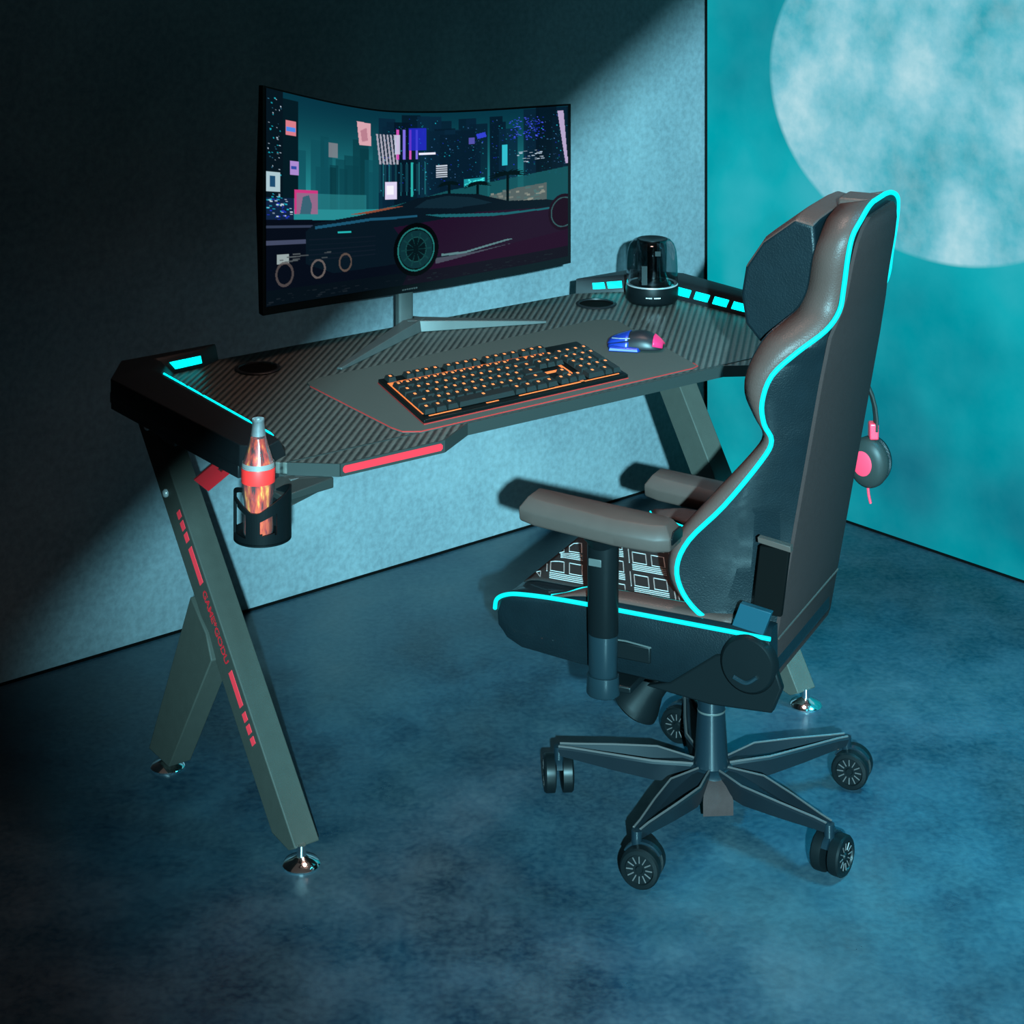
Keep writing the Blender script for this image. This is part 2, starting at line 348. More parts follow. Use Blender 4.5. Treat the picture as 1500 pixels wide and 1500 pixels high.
# legs: bars given in the (y,z) side plane with a u thickness
def bar(name, quad, u0, u1, parent=desk, m=M_leg, skew=0):
    # quad: list of (y,z); u shifts by skew towards low z
    vs0 = [(u0+skew*(1-z/.45 if z < .45 else 0), y, z) for y, z in quad]; vs1 = [(u1+skew*(1-z/.45 if z < .45 else 0), y, z) for y, z in quad]
    mb = MB(); n = len(quad)
    mb.add(vs0+vs1, [tuple(range(n))[::-1], tuple(range(n, 2*n))]+[(i, (i+1) % n, n+(i+1) % n, n+i) for i in range(n)])
    return mb.build(name, m, parent, bevel=.0025)
for side, (u0, yb, yt, yr) in enumerate(((0.0, .035, .637, .505), (1.245, -.048, .41, .44))):
    hw = .047; tk = .055
    sl = (yt-yb)/.68
    def Y(z): return yb+sl*(z-.02)
    mainb = bar('leg', [(Y(.022)-hw*.2, .022), (Y(.036)-hw, .036), (Y(.703)-hw, .703), (Y(.703)+hw, .703), (Y(.03)+hw, .03)], u0, u0+tk)
    if side == 0:
        zj = .395; rb = [(yr-.045+.04, .02), (yr-.04, .028), (.322, .30), (.358, .40), (.43, .40), (yr+.055, .04)]
        rb = [(yr-.045, .026), (.315, .29), (.345, .335), (.42, .385), (yr+.048, .03)]
        rear = bar('leg', rb, u0+.002, u0+tk-.002, skew=-.036)
    else:
        rear = bar('leg', [(yr-.045, .026), (.16, .33), (.22, .42), (.26, .44), (yr+.048, .03)], u0+.002, u0+tk-.002)
    for (fy, fu) in ((yb-.038, u0+(.014 if side == 0 else tk/2)), (yr, u0+tk/2-(.036 if side == 0 else 0))):
        MB().lathe([(.034,0),(.036,.004),(.032,.009),(.018,.015),(.009,.02),(.009,.04)], (fu, fy+.005, 0)).build('levelling_foot', M_chrome, desk, smooth=50)
    if side == 0:
        # bolts on outer face
        for (by, bz) in ((.647-.03,.688), (.554-.022,.568)):
            MB().lathe([(.0085,0),(.009,.004),(.006,.008),(.001,.009)], (u0, by, bz), (-1,0,0), seg=20).build('bolt', M_bolt, desk, smooth=50)
        MB().lathe([(.0085,0),(.009,.004),(.006,.008),(.001,.009)], (-.021, .474, .708), (-1,0,0), seg=20).build('bolt', M_bolt, desk, smooth=50)
        MB().prism([(-.021,.575,.704),(-.021,.50,.688),(-.021,.455,.690),(-.021,.455,.712),(-.021,.575,.7275)], (.02,0,0)).build('mounting_plate', M_grey, desk)
        # decal marks down the bar
        d0 = Vector((u0-.0008, .478, .545)); d1 = Vector((u0-.0008, .158, .176)); dd = (d1-d0); L = dd.length; dd.normalize(); pp = Vector((0, dd.z, -dd.y))*.0105
        for (a, b) in ((0,.032),(.047,.085),(.10,.138),(.165,.325),(.70,.845),(.87,.905),(.92,.955),(.97,1.0)):
            p, q = d0+dd*(a*L), d0+dd*(b*L)
            MB().prism([p-pp*.8, q-pp*.8, q+pp*.8, p+pp*.8], (-.0008,0,0)).build('decal_mark', M_reddecal, mainb)
        # lettering
        def word(s, start, size, length):
            cu = bpy.data.curves.new('w', 'FONT'); cu.body = s; cu.size = size; cu.extrude = .0004; cu.offset = .0009; cu.space_character = 1.0
            to = bpy.data.objects.new('w', cu); COL.objects.link(to); bpy.context.view_layer.update()
            me = bpy.data.meshes.new_from_object(to.evaluated_get(bpy.context.evaluated_depsgraph_get())); bpy.data.objects.remove(to)
            xs = [v.co.x for v in me.vertices]; ys = [v.co.y for v in me.vertices]; w = max(xs)-min(xs); h = max(ys)-min(ys)
            return me, min(xs), w, min(ys), h
        full, mx, w, my, h = word('GAME*GODU', .03, .03, 1)
        X0 = d0+dd*(.355*L); LL = .31*L; ex = dd; ey = -Vector((0, dd.z, -dd.y)).normalized()
        # letter tops face the front edge of the bar
        hgt = .020
        if True:
            ey = Vector((0, dd.z, -dd.y)).normalized()
            if ey.z < 0: ey = -ey
        for v in full.vertices:
            x = (v.co.x-mx)/w*LL; y = ((v.co.y-my)/h-.5)*hgt; v.co = X0+ex*x+ey*y+Vector((-.0006-abs(v.co.z)*.2, 0, 0))
        full.materials.clear(); full.materials.append(M_reddecal); full.name = 'lettering'
        lo = bpy.data.objects.new('lettering', full); COL.objects.link(lo); lo.parent = mainb
        # red brace with slot
        mb = MB()
        def rp(s, w_): # along brace, across
            A = Vector((.055, .46, .600)); B = Vector((.165, .40, .700)); d = (B-A); n_ = Vector((0.0, 0, 0)); n_ = d.cross(Vector((.5,-1,.1))).normalized()
            return A+d*s+n_*w_
        th = Vector((.004,.008,0))
        for (s0, s1, w0, w1) in ((-.08,1,-.030,-.008),(-.08,1,.008,.030),(-.08,.22,-.008,.008),(.75,1,-.008,.008)):
            mb.prism([rp(s0,w0), rp(s1,w0), rp(s1,w1), rp(s0,w1)], th)
        mb.build('red_brace', M_redbr, desk)
# cup holder, screwed under the front left corner
ch = empty('cup_holder'); ch.parent = desk
cc = Vector((-.082, -.018, 0)); R = .054
def cupring(z, r, a0, a1, n): return [Vector((cc.x+r*cos(a0+(a1-a0)*k/n), cc.y+r*sin(a0+(a1-a0)*k/n), z)) for k in range(n+1)]
cmb = MB(); nseg = 72
def top_z(a):   # slanting rim
    t_ = cos(a-radians(323)); return .714+(.034*t_ if t_ > 0 else .028*max(0, (-t_-.3)/.7))
def inwin(a, z):
    d = (math.degrees(a)+360) % 360
    if 163 <= d <= 203: return .668 < z < top_z(a)-.011
    if 236 <= d <= 272: return .674 < z < .700+(d-236)*.0003
    if 75 <= d <= 130: return .668 < z < top_z(a)-.011
    return False
nz = 18
for k in range(nseg):
    a0, a1 = 2*pi*k/nseg, 2*pi*(k+1)/nseg; am = (a0+a1)/2
    for j in range(nz):
        def zz(a, j): return .655+(top_z(a)-.655)*j/nz
        zm = (zz(am, j)+zz(am, j+1))/2
        if inwin(am, zm): continue
        q = []
        for r in (R, R-.003):
            for (a, jj) in ((a0, j), (a1, j), (a1, j+1), (a0, j+1)):
                q.append((cc.x+r*cos(a), cc.y+r*sin(a), zz(a, jj)))
        cmb.add(q, [(0,1,2,3),(7,6,5,4),(0,4,5,1),(1,5,6,2),(2,6,7,3),(3,7,4,0)])
cmb.lathe([(R,.652),(R,.657)], (cc.x, cc.y, 0), seg=72)
cmb.build('cup', M_blackpl, ch, smooth=40)
MB().prism([(-.045,.02,.735),(.0,.05,.728),(.08,.03,.7265),(.085,.01,.7265),(.085,.01,.708),(.02,-.015,.705),(-.035,-.03,.700)], (0,.012,0)).build('holder_arm', M_edge, ch, bevel=.002)
MB().hexa([(-.045,-.03,.712),(.085,0,.706),(.085,.045,.706),(-.045,.04,.712)], [(-.045,-.03,.724),(.085,0,.7265),(.085,.045,.7265),(-.045,.04,.724)]).build('holder_bracket', M_edge, ch, bevel=.002)
# headset hook
MB().tube([(1.53,.10,.728),(1.53,.10,.662),(1.54,.10,.650),(1.60,.115,.650),(1.612,.117,.664)], .006).build('headset_hook', M_black, desk, smooth=50)

# ------------------------------------------------------------------ mouse mat
matp = [(.314,.469),(.296,.12),(.300,.085),(.329,.064),(1.075,.078),(1.097,.085),(1.105,.11),(1.205,.495),(1.19,.53),(1.16,.54),(.36,.515),(.325,.50)]
mm = empty('mouse_mat', DO+Vector((0,0,.75)), DR, 'slate grey desk mat with thin salmon stitched edge under the keyboard', 'desk mat')
MB().flat(matp, .0006, .0035).build('mat_surface', M_pad, mm)
pts = [(x, y, .0032) for x, y in matp[:7]]
MB().tube(pts, .0014, seg=6).build('stitched_edge', M_padedge, mm)

# ------------------------------------------------------------------ keyboard
kb = empty('keyboard', DO+Vector((0,0,.7536)), DR, 'black backlit mechanical keyboard with glowing orange light between keys', 'keyboard')
KQ = [(.363,.099),(.906,.105),(.984,.381),(.445,.395)]
def kp(s, t_, z, q=KQ):   # s 0..1 left-right, t 0..1 front-back
    a = Vector(q[0]).lerp(Vector(q[1]), s); b = Vector(q[3]).lerp(Vector(q[2]), s); p = a.lerp(b, t_); return Vector((p.x, p.y, z))
def kbox(mb, s0, s1, t0, t1, z0, z1, ins=0):
    b = [kp(s0,t0,z0), kp(s1,t0,z0), kp(s1,t1,z0), kp(s0,t1,z0)]
    i_s = ins*(s1-s0) if not isinstance(ins, tuple) else ins[0]; i_t = ins*(t1-t0) if not isinstance(ins, tuple) else ins[1]
    t2 = [kp(s0+i_s,t0+i_t,z1), kp(s1-i_s,t0+i_t,z1), kp(s1-i_s,t1-i_t,z1), kp(s0+i_s,t1-i_t,z1)]
    mb.hexa(b, t2)
mb = MB(); kbox(mb, -.004, 1.004, -.01, 1.01, 0, .0095); mb.build('base', M_kbase, kb, bevel=.0015)
mb = MB(); kbox(mb, -.0055, 1.0055, -.014, 1.014, .0, .0022); mb.build('rim_glow', M_padedge, kb)
mb = MB()
kbox(mb, .012, .99, .03, .955, .0095, .0102); mb.build('backlight_plate', M_kbase, kb)
mb = MB()   # the glow seen between rows
for (s0, s1, t0, t1) in ((.012,.66,.80,.875),(.60,.775,.80,.875),(.655,.775,.375,.42),(.775,.79,.05,.95),(.012,.02,.1,.8),(.64,.77,.035,.055),(.79,.97,.035,.05),(.03,.18,.035,.05),(.30,.36,.035,.05),(.46,.64,.035,.05),
                         (.012,.64,.625,.64),(.012,.64,.475,.485)):
    kbox(mb, s0, s1, t0, t1, .0102, .0108)
mb.build('backlight', M_orange, kb)
U_ = .975/22.5; rows = []
def row(t0, t1, items):   # items: (start_unit, width)
    for (a, w) in items: rows.append((.0125+a*U_, .0125+(a+w)*U_, t0, t1))
rt = [(.055,.195),(.20,.34),(.345,.485),(.49,.63),(.635,.775),(.855,.965)]
row(*rt[0], [(0,1.25),(1.25,1.25),(2.5,1.25),(3.75,6.25),(10,1.25),(11.25,1.25),(12.5,1.25),(13.75,1.25),(15.25,1),(16.25,1),(17.25,1),(18.5,2),(20.5,1)])
row(*rt[1], [(0,2.25)]+[(2.25+i,1) for i in range(10)]+[(12.25,2.75),(16.25,1),(18.5,1),(19.5,1),(20.5,1)])
row(*rt[2], [(0,1.75)]+[(1.75+i,1) for i in range(11)]+[(12.75,2.25),(18.5,1),(19.5,1),(20.5,1)])
row(*rt[3], [(0,1.5)]+[(1.5+i,1) for i in range(12)]+[(13.5,1.5),(15.25,1),(16.25,1),(17.25,1),(18.5,1),(19.5,1),(20.5,1)])
row(*rt[4], [(i,1) for i in range(13)]+[(13,2),(15.25,1),(16.25,1),(17.25,1),(18.5,1),(19.5,1),(20.5,1),(21.5,1)])
row(*rt[5], [(0,1)]+[(2+i,1) for i in range(4)]+[(6.5+i,1) for i in range(4)]+[(11+i,1) for i in range(4)]+[(15.25,1),(16.25,1),(17.25,1)])
rows.append((.0125+21.5*U_, .0125+22.5*U_, rt[0][0], rt[1][1])); rows.append((.0125+21.5*U_, .0125+22.5*U_, rt[2][0], rt[3][1]))
def makekey(mb, lg, r):
    s0, s1, t0, t1 = r; g = .0045; s0 += g*.5; s1 -= g*.5
    kbox(mb, s0, s1, t0, t1, .0125, .0215, (.0048, .016))
    sm = (s0+s1)/2; kbox(lg, sm-.006, sm+.005, t1-.068, t1-.035, .0214, .0218)
order = sorted(range(len(rows)), key=lambda i: -(rows[i][1]-rows[i][0])+rows[i][2]*.02)
first = order[:100]
for i in first:
    mb, lg = MB(), MB(); makekey(mb, lg, rows[i]); k = mb.build('key', M_key, kb); lg.build('key_legend', M_legend, k)
if order[100:]:
    mb, lg = MB(), MB()
    for i in order[100:]: makekey(mb, lg, rows[i])
    k = mb.build('keys', M_key, kb); k['kind'] = 'stuff'; lg.build('key_legends', M_legend, k)

# ------------------------------------------------------------------ mouse
mo = empty('computer_mouse', DO+Matrix.Rotation(DR, 3, 'Z') @ Vector((1.082, .283, 0))+Vector((0,0,.7536)), 0, 'dark computer mouse with glowing blue side and pink rear edge on the mat', 'mouse')
# local x along the mouse (front = -x, to the left in view)
def mring(x, w, h, y0=0, z0=.004):
    r = []
    for k in range(16):
        a = 2*pi*k/16; cy, cz = cos(a), sin(a)
        r.append((x, y0+w*cy*abs(cy)**-.15 if abs(cy) > 1e-6 else y0, z0+(h*max(cz, 0)**.8 if cz > 0 else 0)))
    return r
sec = [(-.060,.016,.008),(-.056,.024,.014),(-.045,.030,.020),(-.025,.033,.028),(0,.034,.036),(.02,.034,.037),(.038,.031,.030),(.052,.024,.018),(.060,.014,.008)]
MB().rings([mring(*s_) for s_ in sec]).build('mouse_shell', mat('dark_mouse_shell', (.008,.008,.010), .4, spec=.2), mo, subsurf=1)
def mpatch(x0, x1, a0, a1, name, m, off=.0012, nx=6, na=5):
    mb = MB(); vs = []
    for i in range(nx+1):
        x = x0+(x1-x0)*i/nx
        for j in range(len(sec)-1):
            if sec[j][0] <= x <= sec[j+1][0]: u = (x-sec[j][0])/(sec[j+1][0]-sec[j][0]); w = sec[j][1]*(1-u)+sec[j+1][1]*u; h = sec[j][2]*(1-u)+sec[j+1][2]*u; break
        for k in range(na+1):
            a = radians(a0+(a1-a0)*k/na)
            vs.append((x, (w+off)*cos(a), .004+(h+off)*max(sin(a), 0)**.8))
    fs = [(i*(na+1)+k, i*(na+1)+k+1, (i+1)*(na+1)+k+1, (i+1)*(na+1)+k) for i in range(nx) for k in range(na)]
    o = mb.add(vs, fs).build(name, m, mo, smooth=60); s_ = o.modifiers.new('thick', 'SOLIDIFY'); s_.thickness = .0015; s_.offset = 0; return o
mpatch(-.057, -.012, 40, 150, 'mouse_buttons', M_blue); mpatch(-.05, .012, 182, 215, 'side_grip', M_blue)
mpatch(-.055, -.010, 155, 178, 'side_grip', M_blue)
MB().hexa([(-.052,-.043,.001),(.012,-.040,.001),(.016,-.028,.001),(-.046,-.028,.001)],[(-.050,-.041,.010),(.010,-.038,.008),(.014,-.026,.012),(-.044,-.026,.014)]).build('thumb_rest', M_blue, mo, bevel=.002)
mpatch(.040, .059, 20, 165, 'rear_glow', M_pink)
MB().tube([(-.048,-.018,.024),(-.030,-.026,.026),(-.008,-.028,.028)], .0012, seg=6).build('accent_line', M_silver, mo)
MB().lathe([(.006,-.003),(.008,-.002),(.008,.002),(.006,.003)], (-.038,0,.020), (0,1,0), seg=20).build('scroll_wheel', M_blackpl, mo, smooth=40)
mo.rotation_euler = (0,0,radians(-14)); mo.scale = (1.1,1.1,1.05)

# ------------------------------------------------------------------ monitor
mon = empty('curved_monitor', DO+Vector((0,0,.75)), DR, 'wide curved monitor showing a neon night city with a dark car', 'monitor')
MS = [(.319,.685,1.384,.862),(.407,.6983,1.357,.858),(.545,.7138,1.318,.852),(.664,.7218,1.29,.849),(.75,.7246,1.28,.846),(.864,.7243,1.27,.844),(.984,.7191,1.265,.847),(1.103,.7091,1.262,.850),(1.214,.6954,1.26,.858)]
us = [m_[0] for m_ in MS]
def msamp(s):   # s 0..1 across
    u = us[0]+(us[-1]-us[0])*s
    return u, float(np.interp(u, us, [m_[1] for m_ in MS])), float(np.interp(u, us, [m_[2] for m_ in MS]))-.75, float(np.interp(u, us, [m_[3] for m_ in MS]))-.75
mb = MB(); rings = []
nS = 40
ms2 = []
for i in range(nS+1):
    u, n_, zt, zb = msamp(i/nS); ms2.append((u, n_, zt, zb))
# smooth the interpolated outline
def sm(arr, k=3):
    for _ in range(k): arr = [arr[0]]+[(arr[i-1]+2*arr[i]+arr[i+1])/4 for i in range(1, len(arr)-1)]+[arr[-1]]
    return arr
mn_ = sm([m_[1] for m_ in ms2], 6); mt_ = sm([m_[2] for m_ in ms2], 6); mbm = sm([m_[3] for m_ in ms2], 6); mu_ = [m_[0] for m_ in ms2]
for i in range(nS+1):
    rings.append([(mu_[i], mn_[i], mbm[i]), (mu_[i], mn_[i], mt_[i]), (mu_[i], mn_[i]+.018, mt_[i]-.002), (mu_[i], mn_[i]+.032, (mt_[i]+mbm[i])/2), (mu_[i], mn_[i]+.018, mbm[i]+.002)])
MB().rings(rings).build('housing', M_blackpl, mon, smooth=40)
# --- picture on the screen, painted procedurally into a colour attribute
PW, PH = 560, 330
img = np.zeros((PH, PW, 3)); yy, xx = np.mgrid[0:PH, 0:PW]; X_ = xx/PW; Y_ = yy/PH
rng = np.random.RandomState(5)
def lerp3(a, b, t_): return np.array(a)*(1-t_[..., None])+np.array(b)*t_[..., None]
img[:] = lerp3((.004,.055,.085), (.03,.30,.33), np.clip(Y_/.48, 0, 1)**1.6)
def poly(pts, col, alpha=1.0):
    pts = np.array(pts, float); inside = np.zeros((PH, PW), bool); n = len(pts); j = n-1
    for i in range(n):
        xi, yi = pts[i]; xj, yj = pts[j]
        if yi != yj:
            cond = ((yi > Y_) != (yj > Y_)) & (X_ < (xj-xi)*(Y_-yi)/(yj-yi)+xi); inside ^= cond
        j = i
    img[inside] = img[inside]*(1-alpha)+np.array(col)*alpha; return inside
def rect(x0, y0, x1, y1, col, alpha=1.0): return poly([(x0,y0),(x1,y0),(x1,y1),(x0,y1)], col, alpha)
def lights(x0, y0, x1, y1, n, cols, w=.003, h=.004):
    for _ in range(n):
        x = rng.uniform(x0, x1-w); y = rng.uniform(y0, y1); c_ = cols[rng.randint(len(cols))]; rect(x, y, x+w*rng.uniform(.7,1.6), y+h, c_, rng.uniform(.4, 1))
TB, BL, WH, PK = (.02,.5,.62), (.03,.06,.65), (.55,.68,.8), (.75,.10,.35)
# distant towers
for _ in range(26):
    x = rng.uniform(.05, .48); w = rng.uniform(.02, .06); y = rng.uniform(.16, .36); g = rng.uniform(.5, 1.1); rect(x, y, x+w, .55, (.008*g, .10*g, .13*g), .75)
for _ in range(34):
    x = rng.uniform(.36, .97); w = rng.uniform(.03, .07); y = rng.uniform(-.02, .16); g = rng.uniform(.4, 1); rect(x, y, x+w, .62, (.006*g, .035*g, .07*g), .9)
    lights(x+.004, y+.02, x+w-.004, .45, 26, [TB, BL, (.02,.2,.35), (.10,.25,.5)], .0025, .004)
rect(0, 0, .055, .62, (.004,.015,.025)); lights(.004, .03, .05, .5, 60, [WH, TB, (.05,.2,.3)], .004, .004)
rect(.055,.03,.105,.5,(.003,.02,.03))
rect(.063,.13,.098,.2,(.7,.25,.3)); rect(.066,.16,.096,.18,(.1,.3,.8)); rect(.078,.32,.107,.385,(.45,.3,.65)); rect(.082,.345,.10,.36,(.05,.1,.4))
rect(.0,.38,.045,.47,(.45,.6,.65)); rect(.012,.40,.030,.45,(.02,.1,.2))
rect(.092,.455,.168,.575,(.62,.06,.26)); poly([(.11,.575),(.12,.49),(.14,.48),(.15,.53),(.145,.575)], (.08,.02,.10))
rect(.0,.50,.09,.62,(.01,.03,.08)); lights(0,.49,.09,.61,60,[WH,TB,BL],.006,.005)
poly([(.298,.07),(.343,.075),(.346,.20),(.306,.20)], (.70,.42,.47)); poly([(.31,.12),(.33,.10),(.335,.17),(.315,.18)], (.4,.15,.22), .6)
rect(.205,.205,.235,.28,(.35,.33,.36),.6)
for k in range(6):
    x = .362+k*.0115; poly([(x,.13),(x+.006,.13),(x+.018,.30),(x+.011,.30)], (.42,.42,.5))
for k in range(4): rect(.43+k*.021,.10,.438+k*.021,.27,(.25,.2,.75) if k % 2 else (.65,.12,.5))
rect(.47,.09,.53,.22,(.03,.04,.62),.8); rect(.505,.235,.56,.247,(.85,.85,1)); rect(.425,.13,.442,.24,(.6,.65,.8),.8)
for k in range(8): rect(.37+k*.018,.30,.378+k*.018,.46,(.01,.07,.10)); rect(.384+k*.02,.29,.386+k*.02,.48,(.05,.45,.5),.6)
rect(.392,.40,.432,.50,(.72,.66,.85)); rect(.398,.42,.42,.47,(.9,.88,.95)); rect(.478,.29,.484,.49,(.05,.65,.6),.7)
for k in range(6): rect(.562,.315+k*.013,.60,.322+k*.013,(.6,.66,.74))
rect(.655,.41,.725,.455,(.02,.35,.40)); lights(.655,.41,.725,.455,30,[(.1,.9,.85)],.006,.006)
rect(.782,.22,.80,.35,(.05,.55,.65)); lights(.83,.27,.93,.34,26,[WH],.008,.004)
rect(.67,.16,.69,.20,(.12,.12,.45)); poly([(.695,.14),(.725,.13),(.73,.16),(.70,.17)], (.05,.08,.65))
lights(.80,.05,.92,.2,120,[BL,(.1,.15,.9)],.004,.005)
poly([(.965,.03),(.985,.03),(1,.38),(.992,.38)], (.50,.42,.62))
# haze and far parapet
rect(.1,.47,.33,.60,(.04,.30,.33),.5); poly([(.35,.56),(.6,.47),(1,.40),(1,.64),(.35,.64)], (.015,.13,.15),.85)
poly([(.74,.53),(.83,.50),(.93,.49),(.93,.60),(.74,.60)], (.12,.16,.16)); lights(.74,.50,.93,.59,40,[(.30,.32,.28),(.1,.2,.2)],.012,.012)
# palms / shrubs
for (px_, py_, r_) in ((.70,.44,.05),(.80,.40,.075),(.605,.42,.045)):
    rect(px_-.004, py_, px_+.004, .60, (.002,.012,.016))
    for k in range(11):
        a = radians(180+k*18); poly([(px_,py_-.008),(px_+r_*cos(a),py_+r_*.9*sin(a)*.9+.03),(px_,py_+.012)], (.002,.014,.018))
# road
poly([(0,.60),(1,.62),(1,1),(0,1)], (.004,.008,.018)); poly([(.5,.82),(1,.66),(1,1),(.45,1)], (.030,.005,.032))
poly([(.56,.865),(.78,.825),(1,.79),(1,.81),(.80,.85),(.56,.90)], (.11,.13,.17),.8); rect(0,.93,1,1,(.004,.012,.018),.7)
rect(0,.63,.2,.64,(.05,.07,.12)); rect(0,.70,.15,.72,(.10,.12,.20),.8)
# plain dark coupe
body = [(.13,.66),(.16,.62),(.30,.585),(.42,.545),(.50,.50),(.60,.485),(.70,.51),(.80,.575),(.93,.60),(1,.64),(1,.82),(.72,.86),(.22,.88),(.13,.82)]
poly(body, (.005,.016,.028)); poly([(.42,.66),(.7,.62),(1,.66),(1,.82),(.72,.86),(.5,.86)], (.035,.008,.038),.75)
poly([(.49,.555),(.53,.515),(.60,.50),(.68,.525),(.75,.575),(.62,.58)], (.010,.035,.055)); poly([(.16,.635),(.34,.60),(.50,.60),(.50,.61),(.34,.615),(.16,.65)], (.02,.12,.20))
poly([(.52,.60),(.60,.61),(.78,.645),(.95,.655),(.95,.665),(.76,.66),(.58,.625)], (.02,.16,.19)); poly([(.27,.578),(.40,.545),(.46,.54),(.33,.575)], (.28,.10,.06))
rect(.235,.665,.28,.675,(.03,.5,.5)); poly([(.58,.845),(.66,.85),(.80,.815),(.82,.82),(.66,.862),(.58,.86)], (.14,.26,.28))
for k in range(5): rect(.14,.70+k*.025,.36,.705+k*.025,(.01,.02,.035))
def ell(cx, cy, rx, ry, col, alpha=1, inner=0):
    d = ((X_-cx)/rx)**2+((Y_-cy)/ry)**2; m_ = (d < 1) & (d > inner); img[m_] = img[m_]*(1-alpha)+np.array(col)*alpha
ell(.495,.80,.075,.155,(.002,.004,.006)); ell(.495,.80,.062,.128,(.03,.24,.23),.9,.86); ell(.495,.80,.055,.112,(.008,.05,.06)); ell(.495,.80,.035,.075,(.003,.015,.02)); ell(.495,.80,.035,.075,(.02,.12,.12),.8,.85)
for k in range(10):
    a = k*pi/5; poly([(.495+.008*cos(a),.80+.016*sin(a)),(.495+.05*cos(a-.06),.80+.10*sin(a-.06)),(.495+.05*cos(a+.06),.80+.10*sin(a+.06))], (.01,.07,.075))
ell(.985,.70,.05,.12,(.02,.004,.02)); ell(.985,.70,.042,.10,(.06,.16,.17),.8,.84)
rect(.035,.765,.075,.81,(.35,.42,.42)); ell(.06,.86,.03,.06,(.12,.10,.10),.8,.6); ell(.17,.85,.025,.05,(.2,.17,.16),.8,.6); ell(.26,.83,.022,.05,(.16,.12,.10),.8,.6)
lights(.03,.76,.22,.80,12,[(.12,.14,.15)],.02,.006); lights(0,.95,1,.99,60,[(.02,.03,.04)],.01,.004)
img = np.clip(img, 0, 1)**1.17*1.04
verts = []; cols = []; faces = []
m0 = .010
for j in range(PH+1):
    for i in range(PW+1):
        s_ = m0+(1-2*m0)*i/PW; fi = s_*nS; i0 = min(int(fi), nS-1); fr = fi-i0
        L_ = lambda arr: arr[i0]*(1-fr)+arr[i0+1]*fr
        zt = L_(mt_)-.004; zb = L_(mbm)+.019
        verts.append((L_(mu_), L_(mn_)-.0008, zt+(zb-zt)*j/PH))
        cols.append(img[min(j, PH-1), min(i, PW-1)])
for j in range(PH):
    for i in range(PW):
        a = j*(PW+1)+i; faces.append((a, a+PW+1, a+PW+2, a+1))
me = bpy.data.meshes.new('screen'); me.from_pydata(verts, [], faces); me.update()
ca = me.color_attributes.new('picture', 'FLOAT_COLOR', 'POINT'); arr = np.ones((len(verts), 4), np.float32); arr[:, :3] = np.array(cols); ca.data.foreach_set('color', arr.ravel())
for p in me.polygons: p.use_smooth = True
M_scr = mat('glowing_screen_picture', (.0008,.0008,.0008), .6, spec=.02)
t = NT(M_scr); at = t.n('ShaderNodeAttribute'); at.attribute_name = 'picture'; t.l(at.outputs['Color'], t.b.inputs['Emission Color']); t.b.inputs['Emission Strength'].default_value = 1.0
me.materials.append(M_scr); so = bpy.data.objects.new('screen', me); COL.objects.link(so); so.parent = mon
# bezel mark
mb = MB()
for k in range(7): mb.box(.722+k*.0065, .7265+k*.0065, .7225, .7245, .103, .1065)
mb.build('bezel_mark', M_grey, mon)
# stand
MB().rings([[(.745+dx_*.021+(.002), .752+dy_*.012, z) for dx_, dy_ in ((-1,-.6),(-.6,-1),(.6,-1),(1,-.6),(1,.6),(.6,1),(-.6,1),(-1,.6))] for z in (.008, .20)]).build('stand_post', M_grey, mon, bevel=.002)
def footbar(a, b, c_, name):
    pass
mb = MB()
A = Vector((.765,.735,0)); fl = Vector((.438,.55,0)); fr_ = Vector((1.061,.599,0))
for e in (fl, fr_):
    d = (e-A).normalized(); n_ = Vector((-d.y, d.x, 0))
    mb = MB(); rr = []
    for (k, w, h) in ((-.06,.022,.028),(0,.026,.028),(.25,.021,.023),(.9,.011,.009),(1.0,.007,.006)):
        p = A+(e-A)*k; rr.append([p+n_*w+Vector((0,0,.0008)), p+n_*w*.8+Vector((0,0,h)), p-n_*w*.8+Vector((0,0,h)), p-n_*w+Vector((0,0,.0008))])
    mb.rings(rr).build('stand_foot', M_grey, mon, bevel=.0015)

# ------------------------------------------------------------------ speaker
sp_ = empty('desk_speaker', DO+Matrix.Rotation(DR, 3, 'Z') @ Vector((1.402,.600,0))+Vector((0,0,.7507)), 0, 'black cylindrical speaker with smoked clear dome and silver ring', 'speaker')
M_smoke = bpy.data.materials.new('smoked_clear_plastic'); M_smoke.use_nodes = True; nt = M_smoke.node_tree
for n_ in list(nt.nodes): nt.nodes.remove(n_)
out = nt.nodes.new('ShaderNodeOutputMaterial'); tp = nt.nodes.new('ShaderNodeBsdfTransparent'); gl = nt.nodes.new('ShaderNodeBsdfGlossy'); mx = nt.nodes.new('ShaderNodeMixShader'); fz = nt.nodes.new('ShaderNodeLayerWeight')
tp.inputs[0].default_value = (.55,.58,.59,1); gl.inputs['Roughness'].default_value = .08; gl.inputs[0].default_value = (.5,.5,.52,1); fz.inputs[0].default_value = .25
nt.links.new(fz.outputs['Facing'], mx.inputs[0]); nt.links.new(tp.outputs[0], mx.inputs[1]); nt.links.new(gl.outputs[0], mx.inputs[2]); nt.links.new(mx.outputs[0], out.inputs[0])
MB().lathe([(.050,0),(.060,.003),(.0665,.012),(.0675,.035),(.066,.047),(.062,.049)]).build('speaker_base', M_blackpl, sp_, smooth=50)
MB().lathe([(.034,.046),(.064,.050),(.066,.047),(.062,.044)], caps=(False, False)).build('silver_ring', M_silver, sp_, smooth=60)
MB().lathe([(.034,.046),(.032,.056),(.024,.060),(.010,.061)]).build('driver_cone', M_blackpl, sp_, smooth=60)
